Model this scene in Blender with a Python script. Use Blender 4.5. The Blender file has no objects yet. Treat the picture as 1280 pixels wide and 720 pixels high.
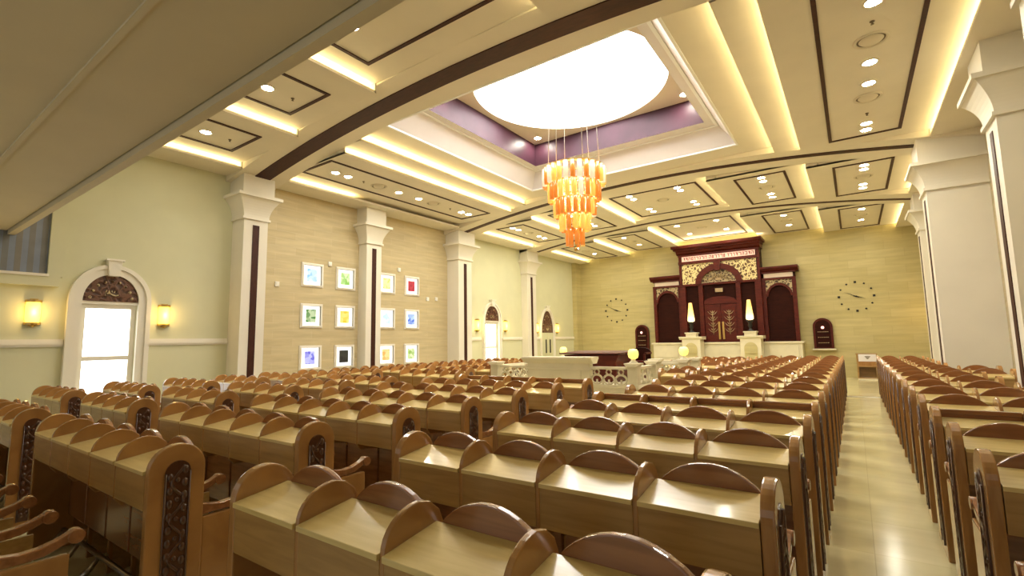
import bpy, bmesh, math, random
from mathutils import Matrix, Vector
PI = math.pi
SC = bpy.context.scene
COL = SC.collection
random.seed(7)

# ------------------------------------------------------------------ camera, world, exposure
CAMROWS = ((0.8174228, 0.5757902, -0.0168980), (-0.0764564, 0.0793729, -0.9939086), (-0.5709416, 0.8137356, 0.1089041))
cd = bpy.data.cameras.new('camera')
cd.sensor_width = 36.0
cd.lens = 17.01200
cd.clip_start = 0.02
cam = bpy.data.objects.new('camera', cd)
COL.objects.link(cam)
r0, r1, r2 = CAMROWS
cam.matrix_world = Matrix(((r0[0], -r1[0], -r2[0], 0.0), (r0[1], -r1[1], -r2[1], 0.0),
                           (r0[2], -r1[2], -r2[2], 1.8), (0, 0, 0, 1)))
SC.camera = cam
SC.view_settings.view_transform = 'Standard'
SC.view_settings.look = 'None'
SC.view_settings.exposure = 0.17
SC.view_settings.gamma = 1.0
SC.view_settings.use_curve_mapping = False
w = bpy.data.worlds.new('world')
SC.world = w
w.use_nodes = True
w.node_tree.nodes['Background'].inputs[0].default_value = (1.0, 0.97, 0.86, 1)
w.node_tree.nodes['Background'].inputs[1].default_value = 0.5
DOME_E = 8.5        # daylight through the skylight dome
COVE_E = 15.0       # warm strips in the ceiling coves
SPOT_E = 260.0      # recessed downlights
PANE_E = 3.2        # daylight behind the window panes
SCONCE_E = 3.6


def lamp(name, kind, loc, energy, color=(1, 0.85, 0.62), **kw):
    d = bpy.data.lights.new(name, kind)
    d.energy = energy
    d.color = color
    for k, v in kw.items():
        setattr(d, k, v)
    o = bpy.data.objects.new(name, d)
    o.location = loc
    COL.objects.link(o)
    return o


# ------------------------------------------------------------------ materials
def new_mat(name, base, rough=0.5, metal=0.0, coat=0.0, emit=None, estr=0.0, spec=0.5):
    m = bpy.data.materials.new(name)
    m.use_nodes = True
    b = m.node_tree.nodes['Principled BSDF']
    b.inputs['Base Color'].default_value = (*base, 1)
    b.inputs['Roughness'].default_value = rough
    b.inputs['Metallic'].default_value = metal
    b.inputs['Coat Weight'].default_value = coat
    b.inputs['Coat Roughness'].default_value = 0.12
    b.inputs['Specular IOR Level'].default_value = spec
    if emit:
        b.inputs['Emission Color'].default_value = (*emit, 1)
        b.inputs['Emission Strength'].default_value = estr
    return m


def nodes(m):
    nt = m.node_tree
    return nt, nt.nodes, nt.links, nt.nodes['Principled BSDF']


def ramp(N, stops):
    r = N.new('ShaderNodeValToRGB')
    e = r.color_ramp.elements
    while len(e) < len(stops):
        e.new(0.5)
    for el, (p, c) in zip(e, stops):
        el.position = p
        el.color = (*c, 1)
    return r


def wood(name, dark, light, scale=(3, 30, 30), rough=0.35, coat=0.4, bump=0.02, spec=0.5):
    m = new_mat(name, light, rough, coat=coat, spec=spec)
    nt, N, L, b = nodes(m)
    tc = N.new('ShaderNodeTexCoord')
    mp = N.new('ShaderNodeMapping')
    mp.inputs['Scale'].default_value = scale
    nz = N.new('ShaderNodeTexNoise')
    nz.inputs['Scale'].default_value = 1.0
    nz.inputs['Detail'].default_value = 5
    nz.inputs['Distortion'].default_value = 0.6
    r = ramp(N, [(0.3, dark), (0.62, light)])
    L.new(tc.outputs['Object'], mp.inputs['Vector'])
    L.new(mp.outputs[0], nz.inputs['Vector'])
    L.new(nz.outputs['Fac'], r.inputs[0])
    L.new(r.outputs[0], b.inputs['Base Color'])
    bp = N.new('ShaderNodeBump')
    bp.inputs['Strength'].default_value = bump
    L.new(nz.outputs['Fac'], bp.inputs['Height'])
    L.new(bp.outputs[0], b.inputs['Normal'])
    return m


def plaster(name, col, var=0.05, rough=0.7):
    m = new_mat(name, col, rough, spec=0.3)
    nt, N, L, b = nodes(m)
    tc = N.new('ShaderNodeTexCoord')
    nz = N.new('ShaderNodeTexNoise')
    nz.inputs['Scale'].default_value = 1.4
    nz.inputs['Detail'].default_value = 4
    r = ramp(N, [(0.3, tuple(c * (1 - var) for c in col)), (0.7, tuple(min(1, c * (1 + var)) for c in col))])
    L.new(tc.outputs['Object'], nz.inputs['Vector'])
    L.new(nz.outputs['Fac'], r.inputs[0])
    L.new(r.outputs[0], b.inputs['Base Color'])
    return m


def tiles(name, c1, c2, grout, axes, bw, bh, mortar, rough, streak=None, offset=0.5):
    m = new_mat(name, c1, rough)
    nt, N, L, b = nodes(m)
    tc = N.new('ShaderNodeTexCoord')
    sx = N.new('ShaderNodeSeparateXYZ')
    cx = N.new('ShaderNodeCombineXYZ')
    L.new(tc.outputs['Object'], sx.inputs[0])
    L.new(sx.outputs[axes[0]], cx.inputs[0])
    L.new(sx.outputs[axes[1]], cx.inputs[1])
    br = N.new('ShaderNodeTexBrick')
    br.offset = offset
    br.inputs['Scale'].default_value = 1.0
    br.inputs['Brick Width'].default_value = bw
    br.inputs['Row Height'].default_value = bh
    br.inputs['Mortar Size'].default_value = mortar
    br.inputs['Mortar Smooth'].default_value = 0.2
    br.inputs['Color1'].default_value = (*c1, 1)
    br.inputs['Color2'].default_value = (*c2, 1)
    br.inputs['Mortar'].default_value = (*grout, 1)
    L.new(cx.outputs[0], br.inputs['Vector'])
    nz = N.new('ShaderNodeTexNoise')
    nz.inputs['Scale'].default_value = 1.0
    nz.inputs['Detail'].default_value = 6
    mp = N.new('ShaderNodeMapping')
    mp.inputs['Scale'].default_value = streak or (2, 2, 2)
    L.new(cx.outputs[0], mp.inputs['Vector'])
    L.new(mp.outputs[0], nz.inputs['Vector'])
    r = ramp(N, [(0.3, (0.82, 0.82, 0.82)), (0.7, (1, 1, 1))])
    L.new(nz.outputs['Fac'], r.inputs[0])
    mx = N.new('ShaderNodeMixRGB')
    mx.blend_type = 'MULTIPLY'
    mx.inputs[0].default_value = 1.0
    L.new(br.outputs['Color'], mx.inputs[1])
    L.new(r.outputs[0], mx.inputs[2])
    L.new(mx.outputs[0], b.inputs['Base Color'])
    bp = N.new('ShaderNodeBump')
    bp.inputs['Strength'].default_value = 0.12
    bp.inputs['Distance'].default_value = 0.02
    L.new(br.outputs['Fac'], bp.inputs['Height'])
    bp.invert = True
    L.new(bp.outputs[0], b.inputs['Normal'])
    return m


def fretwork(name, gold, gap, scale):
    m = new_mat(name, gold, 0.35)
    nt, N, L, b = nodes(m)
    tc = N.new('ShaderNodeTexCoord')
    nz = N.new('ShaderNodeTexNoise')
    nz.inputs['Scale'].default_value = scale * 0.45
    mxv = N.new('ShaderNodeMixRGB')
    mxv.inputs[0].default_value = 0.25
    vo = N.new('ShaderNodeTexVoronoi')
    vo.feature = 'DISTANCE_TO_EDGE'
    vo.inputs['Scale'].default_value = scale
    L.new(tc.outputs['Object'], nz.inputs['Vector'])
    L.new(tc.outputs['Object'], mxv.inputs[1])
    L.new(nz.outputs['Color'], mxv.inputs[2])
    L.new(mxv.outputs[0], vo.inputs['Vector'])
    r = ramp(N, [(0.10, gold), (0.17, gap)])
    L.new(vo.outputs['Distance'], r.inputs[0])
    L.new(r.outputs[0], b.inputs['Base Color'])
    bp = N.new('ShaderNodeBump')
    bp.inputs['Strength'].default_value = 0.6
    bp.inputs['Distance'].default_value = 0.03
    bp.invert = True
    L.new(vo.outputs['Distance'], bp.inputs['Height'])
    L.new(bp.outputs[0], b.inputs['Normal'])
    return m


def emitter(name, col, s, base=(0.8, 0.8, 0.8)):
    return new_mat(name, base, 0.4, emit=col, estr=s)


def stained(name, c1, c2, s, scale=9.0):
    m = new_mat(name, c1, 0.15)
    nt, N, L, b = nodes(m)
    tc = N.new('ShaderNodeTexCoord')
    vo = N.new('ShaderNodeTexVoronoi')
    vo.inputs['Scale'].default_value = scale
    r = ramp(N, [(0.15, c1), (0.65, c2)])
    L.new(tc.outputs['Object'], vo.inputs['Vector'])
    L.new(vo.outputs['Color'], r.inputs[0])
    b.inputs['Base Color'].default_value = (.04, .04, .04, 1)
    L.new(r.outputs[0], b.inputs['Emission Color'])
    b.inputs['Emission Strength'].default_value = s
    return m


M = {}
M['desk'] = wood('desk_veneer', (0.60, 0.45, 0.16), (0.72, 0.56, 0.23), (2, 22, 22), 0.28, 0.5)
M['front'] = wood('front_veneer', (0.31, 0.17, 0.048), (0.41, 0.24, 0.075), (2, 18, 26), 0.33, 0.4)
M['arch'] = wood('arch_wood', (0.22, 0.085, 0.030), (0.31, 0.130, 0.046), (3, 24, 24), 0.25, 0.7)
M['divider'] = wood('divider_wood', (0.30, 0.142, 0.042), (0.41, 0.205, 0.064), (20, 3, 3), 0.25, 0.6)
M['under'] = wood('shadow_wood', (0.085, 0.038, 0.014), (0.13, 0.06, 0.022), (3, 20, 20), 0.4, 0.2)
M['carved'] = new_mat('carved_walnut', (0.075, 0.026, 0.010), 0.28, coat=0.6)
M['cushion'] = plaster('seat_cushion', (0.62, 0.58, 0.40), 0.1, 0.4)
M['brass'] = new_mat('brass', (0.62, 0.42, 0.14), 0.28, 1.0)
M['steel'] = new_mat('foot_rail_steel', (0.45, 0.40, 0.32), 0.3, 1.0)
M['mahog'] = wood('mahogany', (0.055, 0.0055, 0.003), (0.095, 0.011, 0.005), (3, 3, 14), 0.4, 0.0, 0.02, 0.25)
M['mahogdk'] = wood('dark_mahogany', (0.020, 0.0035, 0.002), (0.032, 0.006, 0.003), (3, 3, 14), 0.55, 0.0, 0.02, 0.1)
M['inlay'] = wood('ceiling_wenge', (0.036, 0.011, 0.007), (0.060, 0.018, 0.011), (5, 30, 5), 0.45, 0.0, 0.02, 0.2)
M['ceil'] = plaster('ceiling_paint', (0.78, 0.715, 0.585), 0.03)
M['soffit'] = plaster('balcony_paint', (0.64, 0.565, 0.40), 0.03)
M['green'] = plaster('wall_paint', (0.645, 0.635, 0.43), 0.03)
M['white'] = plaster('white_trim', (0.80, 0.76, 0.66), 0.02, 0.5)
M['column'] = plaster('column_paint', (0.75, 0.705, 0.60), 0.03, 0.45)
M['bead'] = new_mat('gloss_white_bead', (0.93, 0.93, 0.92), 0.3)
M['wellw'] = plaster('well_white', (0.78, 0.74, 0.72), 0.02, 0.5)
M['purple'] = plaster('plum_band', (0.060, 0.020, 0.034), 0.25, 0.42)
M['stoneL'] = tiles('stone_cladding_side', (0.56, 0.46, 0.26), (0.61, 0.51, 0.30), (0.64, 0.54, 0.34), ('Y', 'Z'), 1.2, 0.22, 0.006, 0.5, (1.2, 9, 1))
M['stoneF'] = tiles('stone_cladding_far', (0.56, 0.48, 0.22), (0.61, 0.53, 0.26), (0.50, 0.42, 0.20), ('X', 'Z'), 1.3, 0.36, 0.006, 0.5, (0.8, 7, 1))
M['floor'] = tiles('marble_floor', (0.65, 0.57, 0.31), (0.70, 0.62, 0.36), (0.56, 0.49, 0.27), ('X', 'Y'), 0.86, 0.86, 0.004, 0.16, (1.5, 3, 1), 0.0)
M['marble'] = plaster('cream_marble', (0.74, 0.68, 0.50), 0.08, 0.3)
M['gold'] = fretwork('gilded_fret', (0.78, 0.64, 0.32), (0.12, 0.06, 0.02), 9.0)
M['golddk'] = fretwork('carved_gilt', (0.50, 0.40, 0.22), (0.07, 0.035, 0.015), 9.5)
M['giltmetal'] = new_mat('gilt', (0.42, 0.31, 0.18), 0.4, 0.6)
M['tymp'] = fretwork('carved_tympanum', (0.13, 0.055, 0.030), (0.055, 0.018, 0.010), 9.0)
M['sign'] = emitter('lit_inscription_panel', (1.0, 0.62, 0.48), 0.55, (0.7, 0.4, 0.3))
M['signw'] = new_mat('white_inscription_panel', (0.66, 0.55, 0.45), 0.3)
M['glyph'] = new_mat('inscription_letters', (0.30, 0.05, 0.03), 0.4)
M['dome'] = emitter('daylit_dome', (1.0, 0.985, 0.95), DOME_E)
M['domerib'] = emitter('dome_seam', (0.95, 0.97, 1.0), DOME_E * 0.12, (0.8, 0.8, 0.8))
M['cove'] = emitter('cove_led', (1.0, 0.82, 0.42), COVE_E)
M['spot'] = emitter('downlight_disc', (1.0, 0.955, 0.80), SPOT_E)
M['pane'] = emitter('daylit_glass', (1.0, 0.99, 0.97), PANE_E)
M['clear'] = emitter('white_daylit_glass', (1.0, 0.99, 0.97), 1.0)
M['sconce'] = emitter('sconce_glass', (1.0, 0.58, 0.06), SCONCE_E, (0.9, 0.6, 0.2))
M['globe'] = emitter('globe_glass', (1.0, 0.84, 0.16), 0.85, (0.9, 0.8, 0.4))
M['flame'] = emitter('lit_vase_glass', (1.0, 0.60, 0.14), 1.0, (0.9, 0.7, 0.3))
nt_, N_, L_, b_ = nodes(M['flame'])
tc_, sx_ = N_.new('ShaderNodeTexCoord'), N_.new('ShaderNodeSeparateXYZ')
rp_ = ramp(N_, [(0.0, (2.6, 2.0, 1.1)), (0.35, (1.9, 1.25, 0.35)), (0.75, (0.95, 0.48, 0.08)), (1.0, (0.55, 0.25, 0.04))])
L_.new(tc_.outputs['Generated'], sx_.inputs[0])
L_.new(sx_.outputs['Z'], rp_.inputs[0])
L_.new(rp_.outputs[0], b_.inputs['Emission Color'])
M['redlamp'] = emitter('memorial_bulb', (1.0, 0.35, 0.30), 2.5)
M['amber'] = new_mat('amber_glass', (0.75, 0.24, 0.04), 0.12, emit=(1.0, 0.30, 0.04), estr=0.35, coat=0.6)
M['honey'] = new_mat('honey_glass', (0.85, 0.50, 0.12), 0.12, emit=(1.0, 0.55, 0.10), estr=0.6, coat=0.6)
M['rose'] = new_mat('rose_glass', (0.85, 0.55, 0.40), 0.12, emit=(1.0, 0.62, 0.42), estr=0.8, coat=0.6)
M['cable'] = new_mat('hanging_cable', (0.75, 0.75, 0.75), 0.3, 0.6)
M['vent'] = new_mat('vent_enamel', (0.70, 0.63, 0.49), 0.45)
M['ventdk'] = new_mat('vent_shadow_gap', (0.16, 0.12, 0.07), 0.6)
M['black'] = new_mat('black_metal', (0.012, 0.011, 0.010), 0.4)
M['plastic'] = new_mat('white_plastic', (0.80, 0.78, 0.72), 0.4)
M['paper'] = new_mat('white_notice', (0.80, 0.76, 0.78), 0.6)
M['screen'] = tiles('sheer_screen', (0.20, 0.21, 0.22), (0.25, 0.22, 0.18), (0.24, 0.28, 0.36), ('Y', 'Z'), 0.18, 9.0, 0.05, 0.5, (3, 3, 1), 0.0)


# ------------------------------------------------------------------ mesh building
class MB:
    def __init__(s):
        s.v, s.f, s.mi, s.sm = [], [], [], []

    def add(s, verts, faces, mi=0, smooth=False):
        n = len(s.v)
        s.v += [tuple(p) for p in verts]
        for f in faces:
            s.f.append(tuple(i + n for i in f))
            s.mi.append(mi)
            s.sm.append(smooth)
        return s

    def box(s, x0, x1, y0, y1, z0, z1, mi=0):
        v = [(x0, y0, z0), (x1, y0, z0), (x1, y1, z0), (x0, y1, z0), (x0, y0, z1), (x1, y0, z1), (x1, y1, z1), (x0, y1, z1)]
        return s.add(v, [(0, 3, 2, 1), (4, 5, 6, 7), (0, 1, 5, 4), (1, 2, 6, 5), (2, 3, 7, 6), (3, 0, 4, 7)], mi)

    def prism(s, pts, plane, a, b, mi=0, smooth=False):
        """outline pts (u, v) in plane 'yz', 'xz' or 'xy' pushed from a to b along the third axis"""
        def P(u, v, t):
            return (t, u, v) if plane == 'yz' else (u, t, v) if plane == 'xz' else (u, v, t)
        n = len(pts)
        v = [P(u, w_, a) for u, w_ in pts] + [P(u, w_, b) for u, w_ in pts]
        s.add(v, [tuple(range(n)), tuple(range(2 * n - 1, n - 1, -1))], mi)
        s.add(v, [(i, i + n, (i + 1) % n + n, (i + 1) % n) for i in range(n)], mi, smooth)
        return s

    def lathe(s, prof, c=(0, 0, 0), seg=16, mi=0, a0=0.0, a1=2 * PI, smooth=True):
        full = abs(a1 - a0 - 2 * PI) < 1e-6
        m = seg if full else seg + 1
        v = []
        for r, z in prof:
            for k in range(m):
                t = a0 + (a1 - a0) * k / seg
                v.append((c[0] + r * math.cos(t), c[1] + r * math.sin(t), c[2] + z))
        fs = []
        for i in range(len(prof) - 1):
            for k in range(seg):
                k2 = (k + 1) % m
                fs.append((i * m + k, i * m + k2, (i + 1) * m + k2, (i + 1) * m + k))
        return s.add(v, fs, mi, smooth)

    def tube(s, pts, r, seg=8, mi=0, cap=True):
        pts = [Vector(p) for p in pts]
        rr = r if isinstance(r, (list, tuple)) else [r] * len(pts)
        v = []
        for i, p in enumerate(pts):
            t = (pts[min(i + 1, len(pts) - 1)] - pts[max(i - 1, 0)]).normalized()
            up = Vector((0, 0, 1)) if abs(t.z) < 0.9 else Vector((1, 0, 0))
            a = t.cross(up).normalized()
            b = a.cross(t)
            for k in range(seg):
                th = 2 * PI * k / seg
                v.append(p + (a * math.cos(th) + b * math.sin(th)) * rr[i])
        fs = []
        for i in range(len(pts) - 1):
            for k in range(seg):
                fs.append((i * seg + k, i * seg + (k + 1) % seg, (i + 1) * seg + (k + 1) % seg, (i + 1) * seg + k))
        s.add(v, fs, mi, True)
        if cap:
            n = (len(pts) - 1) * seg
            s.add(v[:seg], [tuple(range(seg))], mi)
            s.add(v[n:], [tuple(range(seg))], mi)
        return s

    def ball(s, c, r, seg=12, rings=8, mi=0, sz=1.0):
        prof = [(max(1e-4, r * math.sin(PI * i / rings)), -r * sz * math.cos(PI * i / rings)) for i in range(rings + 1)]
        return s.lathe(prof, c, seg, mi)

    def mesh(s, name, mats, bevel=0.0):
        me = bpy.data.meshes.new(name)
        me.from_pydata(s.v, [], s.f)
        for m in (mats if isinstance(mats, (list, tuple)) else [mats]):
            me.materials.append(M[m])
        me.polygons.foreach_set('material_index', s.mi)
        me.polygons.foreach_set('use_smooth', s.sm)
        bm = bmesh.new()
        bm.from_mesh(me)
        bmesh.ops.remove_doubles(bm, verts=bm.verts, dist=1e-5)
        bmesh.ops.recalc_face_normals(bm, faces=bm.faces)
        if bevel:
            ed = [e for e in bm.edges if len(e.link_faces) == 2 and e.calc_face_angle(0) > 0.6]
            if ed:
                bmesh.ops.bevel(bm, geom=ed, offset=bevel, segments=2, profile=0.6, affect='EDGES', clamp_overlap=True)
        bm.to_mesh(me)
        bm.free()
        return me

    def build(s, name, mats, parent=None, bevel=0.0, loc=None):
        o = bpy.data.objects.new(name, s.mesh(name, mats, bevel))
        COL.objects.link(o)
        if parent:
            o.parent = parent
        if loc:
            o.location = loc
        return o


def tag(o, label, cat, group=None):
    o['label'] = label
    o['category'] = cat
    if group:
        o['group'] = group
    return o


def thing(name, label, cat, loc=(0, 0, 0), rz=0.0, group=None):
    o = bpy.data.objects.new(name, None)
    o.empty_display_size = 0.1
    COL.objects.link(o)
    o.location = loc
    o.rotation_euler = (0, 0, rz)
    return tag(o, label, cat, group)


def struct(o):
    o['kind'] = 'structure'
    return o


def dup(root, loc, label, rz=None):
    r = root.copy()
    COL.objects.link(r)
    r.location = loc
    if rz is not None:
        r.rotation_euler = (0, 0, rz)
    r['label'] = label
    for ch in root.children:
        c = ch.copy()
        COL.objects.link(c)
        c.parent = r
        for g in ch.children:
            d = g.copy()
            COL.objects.link(d)
            d.parent = c
    return r


def arc(cx, cz, r, a0, a1, n, rz=None):
    rz = rz or r
    return [(cx + r * math.cos(a0 + (a1 - a0) * i / n), cz + rz * math.sin(a0 + (a1 - a0) * i / n)) for i in range(n + 1)]


ORD = ['zeroth', 'first', 'second', 'third', 'fourth', 'fifth', 'sixth', 'seventh', 'eighth', 'ninth', 'tenth', 'eleventh',
       'twelfth', 'thirteenth', 'fourteenth', 'fifteenth', 'sixteenth', 'seventeenth', 'eighteenth']

# ------------------------------------------------------------------ room shell
CX = -5.3                    # hall centre line
XL, XR = -13.2, 2.65
YF = 25.5
WT = 0.3


def wall_holes(name, mat, axis, pos, thick, u0, u1, z0, z1, holes):
    """wall with rectangular openings; axis 'x': the wall stands at x = pos and runs along y"""
    us = sorted({u0, u1, *[h[0] for h in holes], *[h[1] for h in holes]})
    zs = sorted({z0, z1, *[h[2] for h in holes], *[h[3] for h in holes]})
    m = MB()
    for i in range(len(us) - 1):
        for j in range(len(zs) - 1):
            uc, zc = (us[i] + us[i + 1]) / 2, (zs[j] + zs[j + 1]) / 2
            if any(h[0] < uc < h[1] and h[2] < zc < h[3] for h in holes):
                continue
            if axis == 'x':
                m.box(min(pos, pos + thick), max(pos, pos + thick), us[i], us[i + 1], zs[j], zs[j + 1])
            else:
                m.box(us[i], us[i + 1], min(pos, pos + thick), max(pos, pos + thick), zs[j], zs[j + 1])
    return struct(m.build(name, mat))


struct(MB().box(XL - WT, XR + WT, -3.5, YF + WT, -0.2, 0).build('floor', 'floor'))
W1 = (3.08, 4.06, 0.55, 2.80)
W2 = (16.66, 17.66, 0.55, 2.72)
SW = []
for yc, n in ((8.36, 0), (9.53, 1), (11.22, 2), (12.38, 3)):
    for zc, r in ((3.87, 0), (2.65, 1), (1.41, 2)):
        SW.append((yc, zc, n, r))
wall_holes('wall_left', 'green', 'x', XL, -WT, -3.5, 6.3, 0, 7.2, [W1])
wall_holes('wall_left_stone', 'stoneL', 'x', XL, -WT, 6.3, 14.8, 0, 7.2, [(y - .30, y + .30, z - .30, z + .30) for y, z, n, r in SW])
wall_holes('wall_left_far', 'green', 'x', XL, -WT, 14.8, YF, 0, 7.2, [W2])
wall_holes('wall_right', 'stoneL', 'x', XR, WT, -3.5, YF, 0, 7.2, [])
wall_holes('wall_far', 'stoneF', 'y', YF, WT, XL - WT, XR + WT, 0, 7.2, [])

# ---- ceiling planes, stepped towards the centre; coves open towards the centre line
HS = {'a': (7.05, 4.55, 1.9), 'b': (7.05, 4.55, 3.95)}
ZS, Z1, Z2, Z3 = 6.25, 6.42, 6.60, 6.80
TH = 0.05
BAYS = [(2.0, 5.8, 'a'), (7.0, 14.1, 'b'), (15.4, 19.5, 'a'), (20.9, YF, 'a')]
ceil = MB()
strips = []
for y0, y1, k in BAYS:
    h1, h2, h3 = HS[k]
    for s in (-1, 1):
        def bx(u0, u1, z0, z1, ya=y0, yb=y1):
            a, b = CX + s * u0, CX + s * u1
            ceil.box(min(a, b), max(a, b), ya, yb, z0, z1)
        wallu = 7.9 if s < 0 else XR - CX
        bx(h1, wallu, ZS, ZS + TH)
        bx(h1 + .30, h1 + .34, ZS + TH, Z1)
        bx(h2, h1 + .34, Z1, Z1 + TH)
        bx(h2 + .26, h2 + .30, Z1 + TH, Z2)
        bx(h3, h2 + .30, Z2, Z2 + TH)
        bx(h3 + .26, h3 + .30, Z2 + TH, Z3)
        bx(1.89 if k == 'a' else 3.2, h3 + .30, Z3, Z3 + TH)
        if k == 'a' and s > 0:
            ceil.box(CX - 1.9, CX + 1.9, y0, y1, Z3, Z3 + TH)
        for hh, zz in ((h1, ZS), (h2, Z1), (h3, Z2)):
            ya, yb = y0 + .02, y1 - .02
            if k == 'b' and s < 0 and hh == h1:
                yb = 9.3
            strips.append((CX + s * (hh + .13), ya, yb, zz + TH))
        lo = 1.9 if k == 'a' else 3.2
        for yy in (y0, y1 - .03):
            if yy > 25:
                continue
            for ua, ub, zz in ((h1, wallu, ZS), (h2, h1, Z1), (h3, h2, Z2), (lo, h3, Z3)):
                bx(ua, ub, zz + .002, 7.1, yy, yy + .03)
    if k == 'b':
        ceil.box(CX - 3.2, CX + 3.2, 7.0, 7.1, Z3, Z3 + TH)
        ceil.box(CX - 3.2, CX + 3.2, 13.4, 14.1, Z3, Z3 + TH)
# roof deck over everything but the skylight keeps daylight out of the coves
for a in ((XL - WT, XR + WT, -3.5, 6.9), (XL - WT, XR + WT, 13.6, YF + WT), (XL - WT, CX - 3.3, 6.9, 13.6), (CX + 3.3, XR + WT, 6.9, 13.6)):
    ceil.box(*a, 7.2, 7.3)
C = struct(ceil.build('ceiling', 'ceil'))
sm = MB()
for x, ya, yb, z in strips:
    p = MB().box(x - .03, x + .03, ya, yb, z, z + .03)
    p.build('cove_light_strip', 'cove', C)
# beams with arched undersides and a dark inlay


def archz(x):
    return 6.80 - 0.0113 * (x - CX) ** 2


xs = [XL + (XR - XL) * i / 40 for i in range(41)]
for y0, y1, yi0, yi1 in ((5.8, 7.0, 6.20, 6.60), (14.1, 15.4, 14.55, 14.76), (19.5, 20.9, 20.15, 20.33)):
    pts = [(x, archz(x)) for x in xs] + [(XR, 7.2), (XL, 7.2)]
    b = struct(MB().prism(pts, 'xz', y0, y1).build('ceiling_beam', 'ceil'))
    xi = [CX - 7.3 + 14.6 * i / 40 for i in range(41)]
    pts = [(x, archz(x) - .02) for x in xi] + [(x, archz(x) + .05) for x in reversed(xi)]
    MB().prism(pts, 'xz', yi0, yi1).build('wood_inlay', 'inlay', b)
# skylight well
z0, z1, z2 = Z3, 7.30, 8.0
A = (CX - 3.2, CX + 3.2, 7.1, 13.4)
B = (CX - 2.82, CX + 2.82, 7.45, 13.02)
D = (CX - 2.56, CX + 2.56, 7.65, 12.62)


def ring(m, r0, za, r1, zb, mi=0):
    v = [(r0[i], r0[j], za) for i, j in ((0, 2), (1, 2), (1, 3), (0, 3))] + [(r1[i], r1[j], zb) for i, j in ((0, 2), (1, 2), (1, 3), (0, 3))]
    m.add(v, [(i, (i + 1) % 4, (i + 1) % 4 + 4, i + 4) for i in range(4)], mi)


wl = MB()
ring(wl, A, z0, B, z1)
ring(wl, B, z1, D, z1 + .001)
E_ = tuple(A[i] + (-.05, .05, -.05, .05)[i] for i in range(4))
ring(wl, E_, z0 + TH + .01, E_, z2 + .1)
W = struct(wl.build('ceiling_skylight_well', 'wellw'))
rim = MB()
for r0, r1, za in ((B, tuple(B[i] + (.07, -.07, .07, -.07)[i] for i in range(4)), z1 - .02), (A, tuple(A[i] + (.05, -.05, .05, -.05)[i] for i in range(4)), z0 - .01)):
    ring(rim, r0, za, r1, za)
    ring(rim, r1, za, r1, za + .04)
    ring(rim, r0, za, r0, za + .04)
rim.build('white_edge_bead', 'bead', W)
pb = MB()
ring(pb, D, z1, D, z2)
pb.build('plum_band', 'purple', W)
DC, DR = (CX, 10.12), 2.36
tp = MB()
n = 64
inner = [(DC[0] + DR * math.cos(2 * PI * i / n), DC[1] + DR * math.sin(2 * PI * i / n)) for i in range(n)]
outer = []
for x, y in inner:
    dx, dy = x - DC[0], y - DC[1]
    t = min((2.6 / abs(dx)) if abs(dx) > 1e-6 else 9e9, (2.6 / abs(dy)) if abs(dy) > 1e-6 else 9e9)
    outer.append((DC[0] + dx * t, DC[1] + dy * t))
v = [(x, y, z2) for x, y in inner] + [(x, y, z2) for x, y in outer] + [(x, y, z2 + .12) for x, y in inner]
tp.add(v, [(i, (i + 1) % n, (i + 1) % n + n, i + n) for i in range(n)])
tp.add(v, [(i, (i + 1) % n, (i + 1) % n + 2 * n, i + 2 * n) for i in range(n)])
tp.build('well_lid', 'ceil', W)
dome = bpy.data.objects.new('ceiling_dome', None)
COL.objects.link(dome)
dome.location = (DC[0], DC[1], z2 + .1)
struct(dome)
MB().lathe([(DR * math.cos(t), 1.1 * math.sin(t)) for t in [PI / 2 * i / 10 for i in range(11)]][:-1] + [(0.001, 1.1)], (0, 0, 0), 48).build('translucent_shell', 'dome', dome)
rb = MB()
for k in range(12):
    a = 2 * PI * k / 12
    rb.tube([((DR - .03) * math.cos(t) * math.cos(a), (DR - .03) * math.cos(t) * math.sin(a), 1.07 * math.sin(t)) for t in [PI / 2 * i / 10 for i in range(10)]], .012, 5)
rb.build('radial_seams', 'domerib', dome)

# dark wood frames inlaid in the ceiling panels


def frame(x0, x1, y0, y1, z, wd=.065):
    m = MB()
    m.box(x0, x1, y0, y0 + wd, z - .02, z + .01)
    m.box(x0, x1, y1 - wd, y1, z - .02, z + .01)
    m.box(x0, x0 + wd, y0 + wd, y1 - wd, z - .02, z + .01)
    m.box(x1 - wd, x1, y0 + wd, y1 - wd, z - .02, z + .01)
    return m.build('wood_frame', 'inlay', C)


def side(s, u0, u1):
    a, b = CX + s * u0, CX + s * u1
    return min(a, b), max(a, b)


for s in (-1, 1):
    frame(*side(s, 5.15, 6.52), 7.05, 13.6, Z1)
    for y0, y1 in ((3.2, 5.3), (15.75, 19.15), (21.2, 25.2)):
        frame(*side(s, 5.15, 6.52), y0, y1, Z1)
        frame(*side(s, 2.62, 4.02), y0, y1, Z2)
for y0, y1 in ((3.2, 5.3), (15.8, 19.1), (21.2, 25.2)):
    frame(CX - 1.5, CX + 1.5, y0, y1, Z3)

# ---- balcony overhead
bal = MB()
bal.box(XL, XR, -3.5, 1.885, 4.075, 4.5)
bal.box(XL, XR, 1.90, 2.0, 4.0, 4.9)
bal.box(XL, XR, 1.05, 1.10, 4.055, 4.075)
struct(bal.build('ceiling_balcony', 'soffit'))
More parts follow.
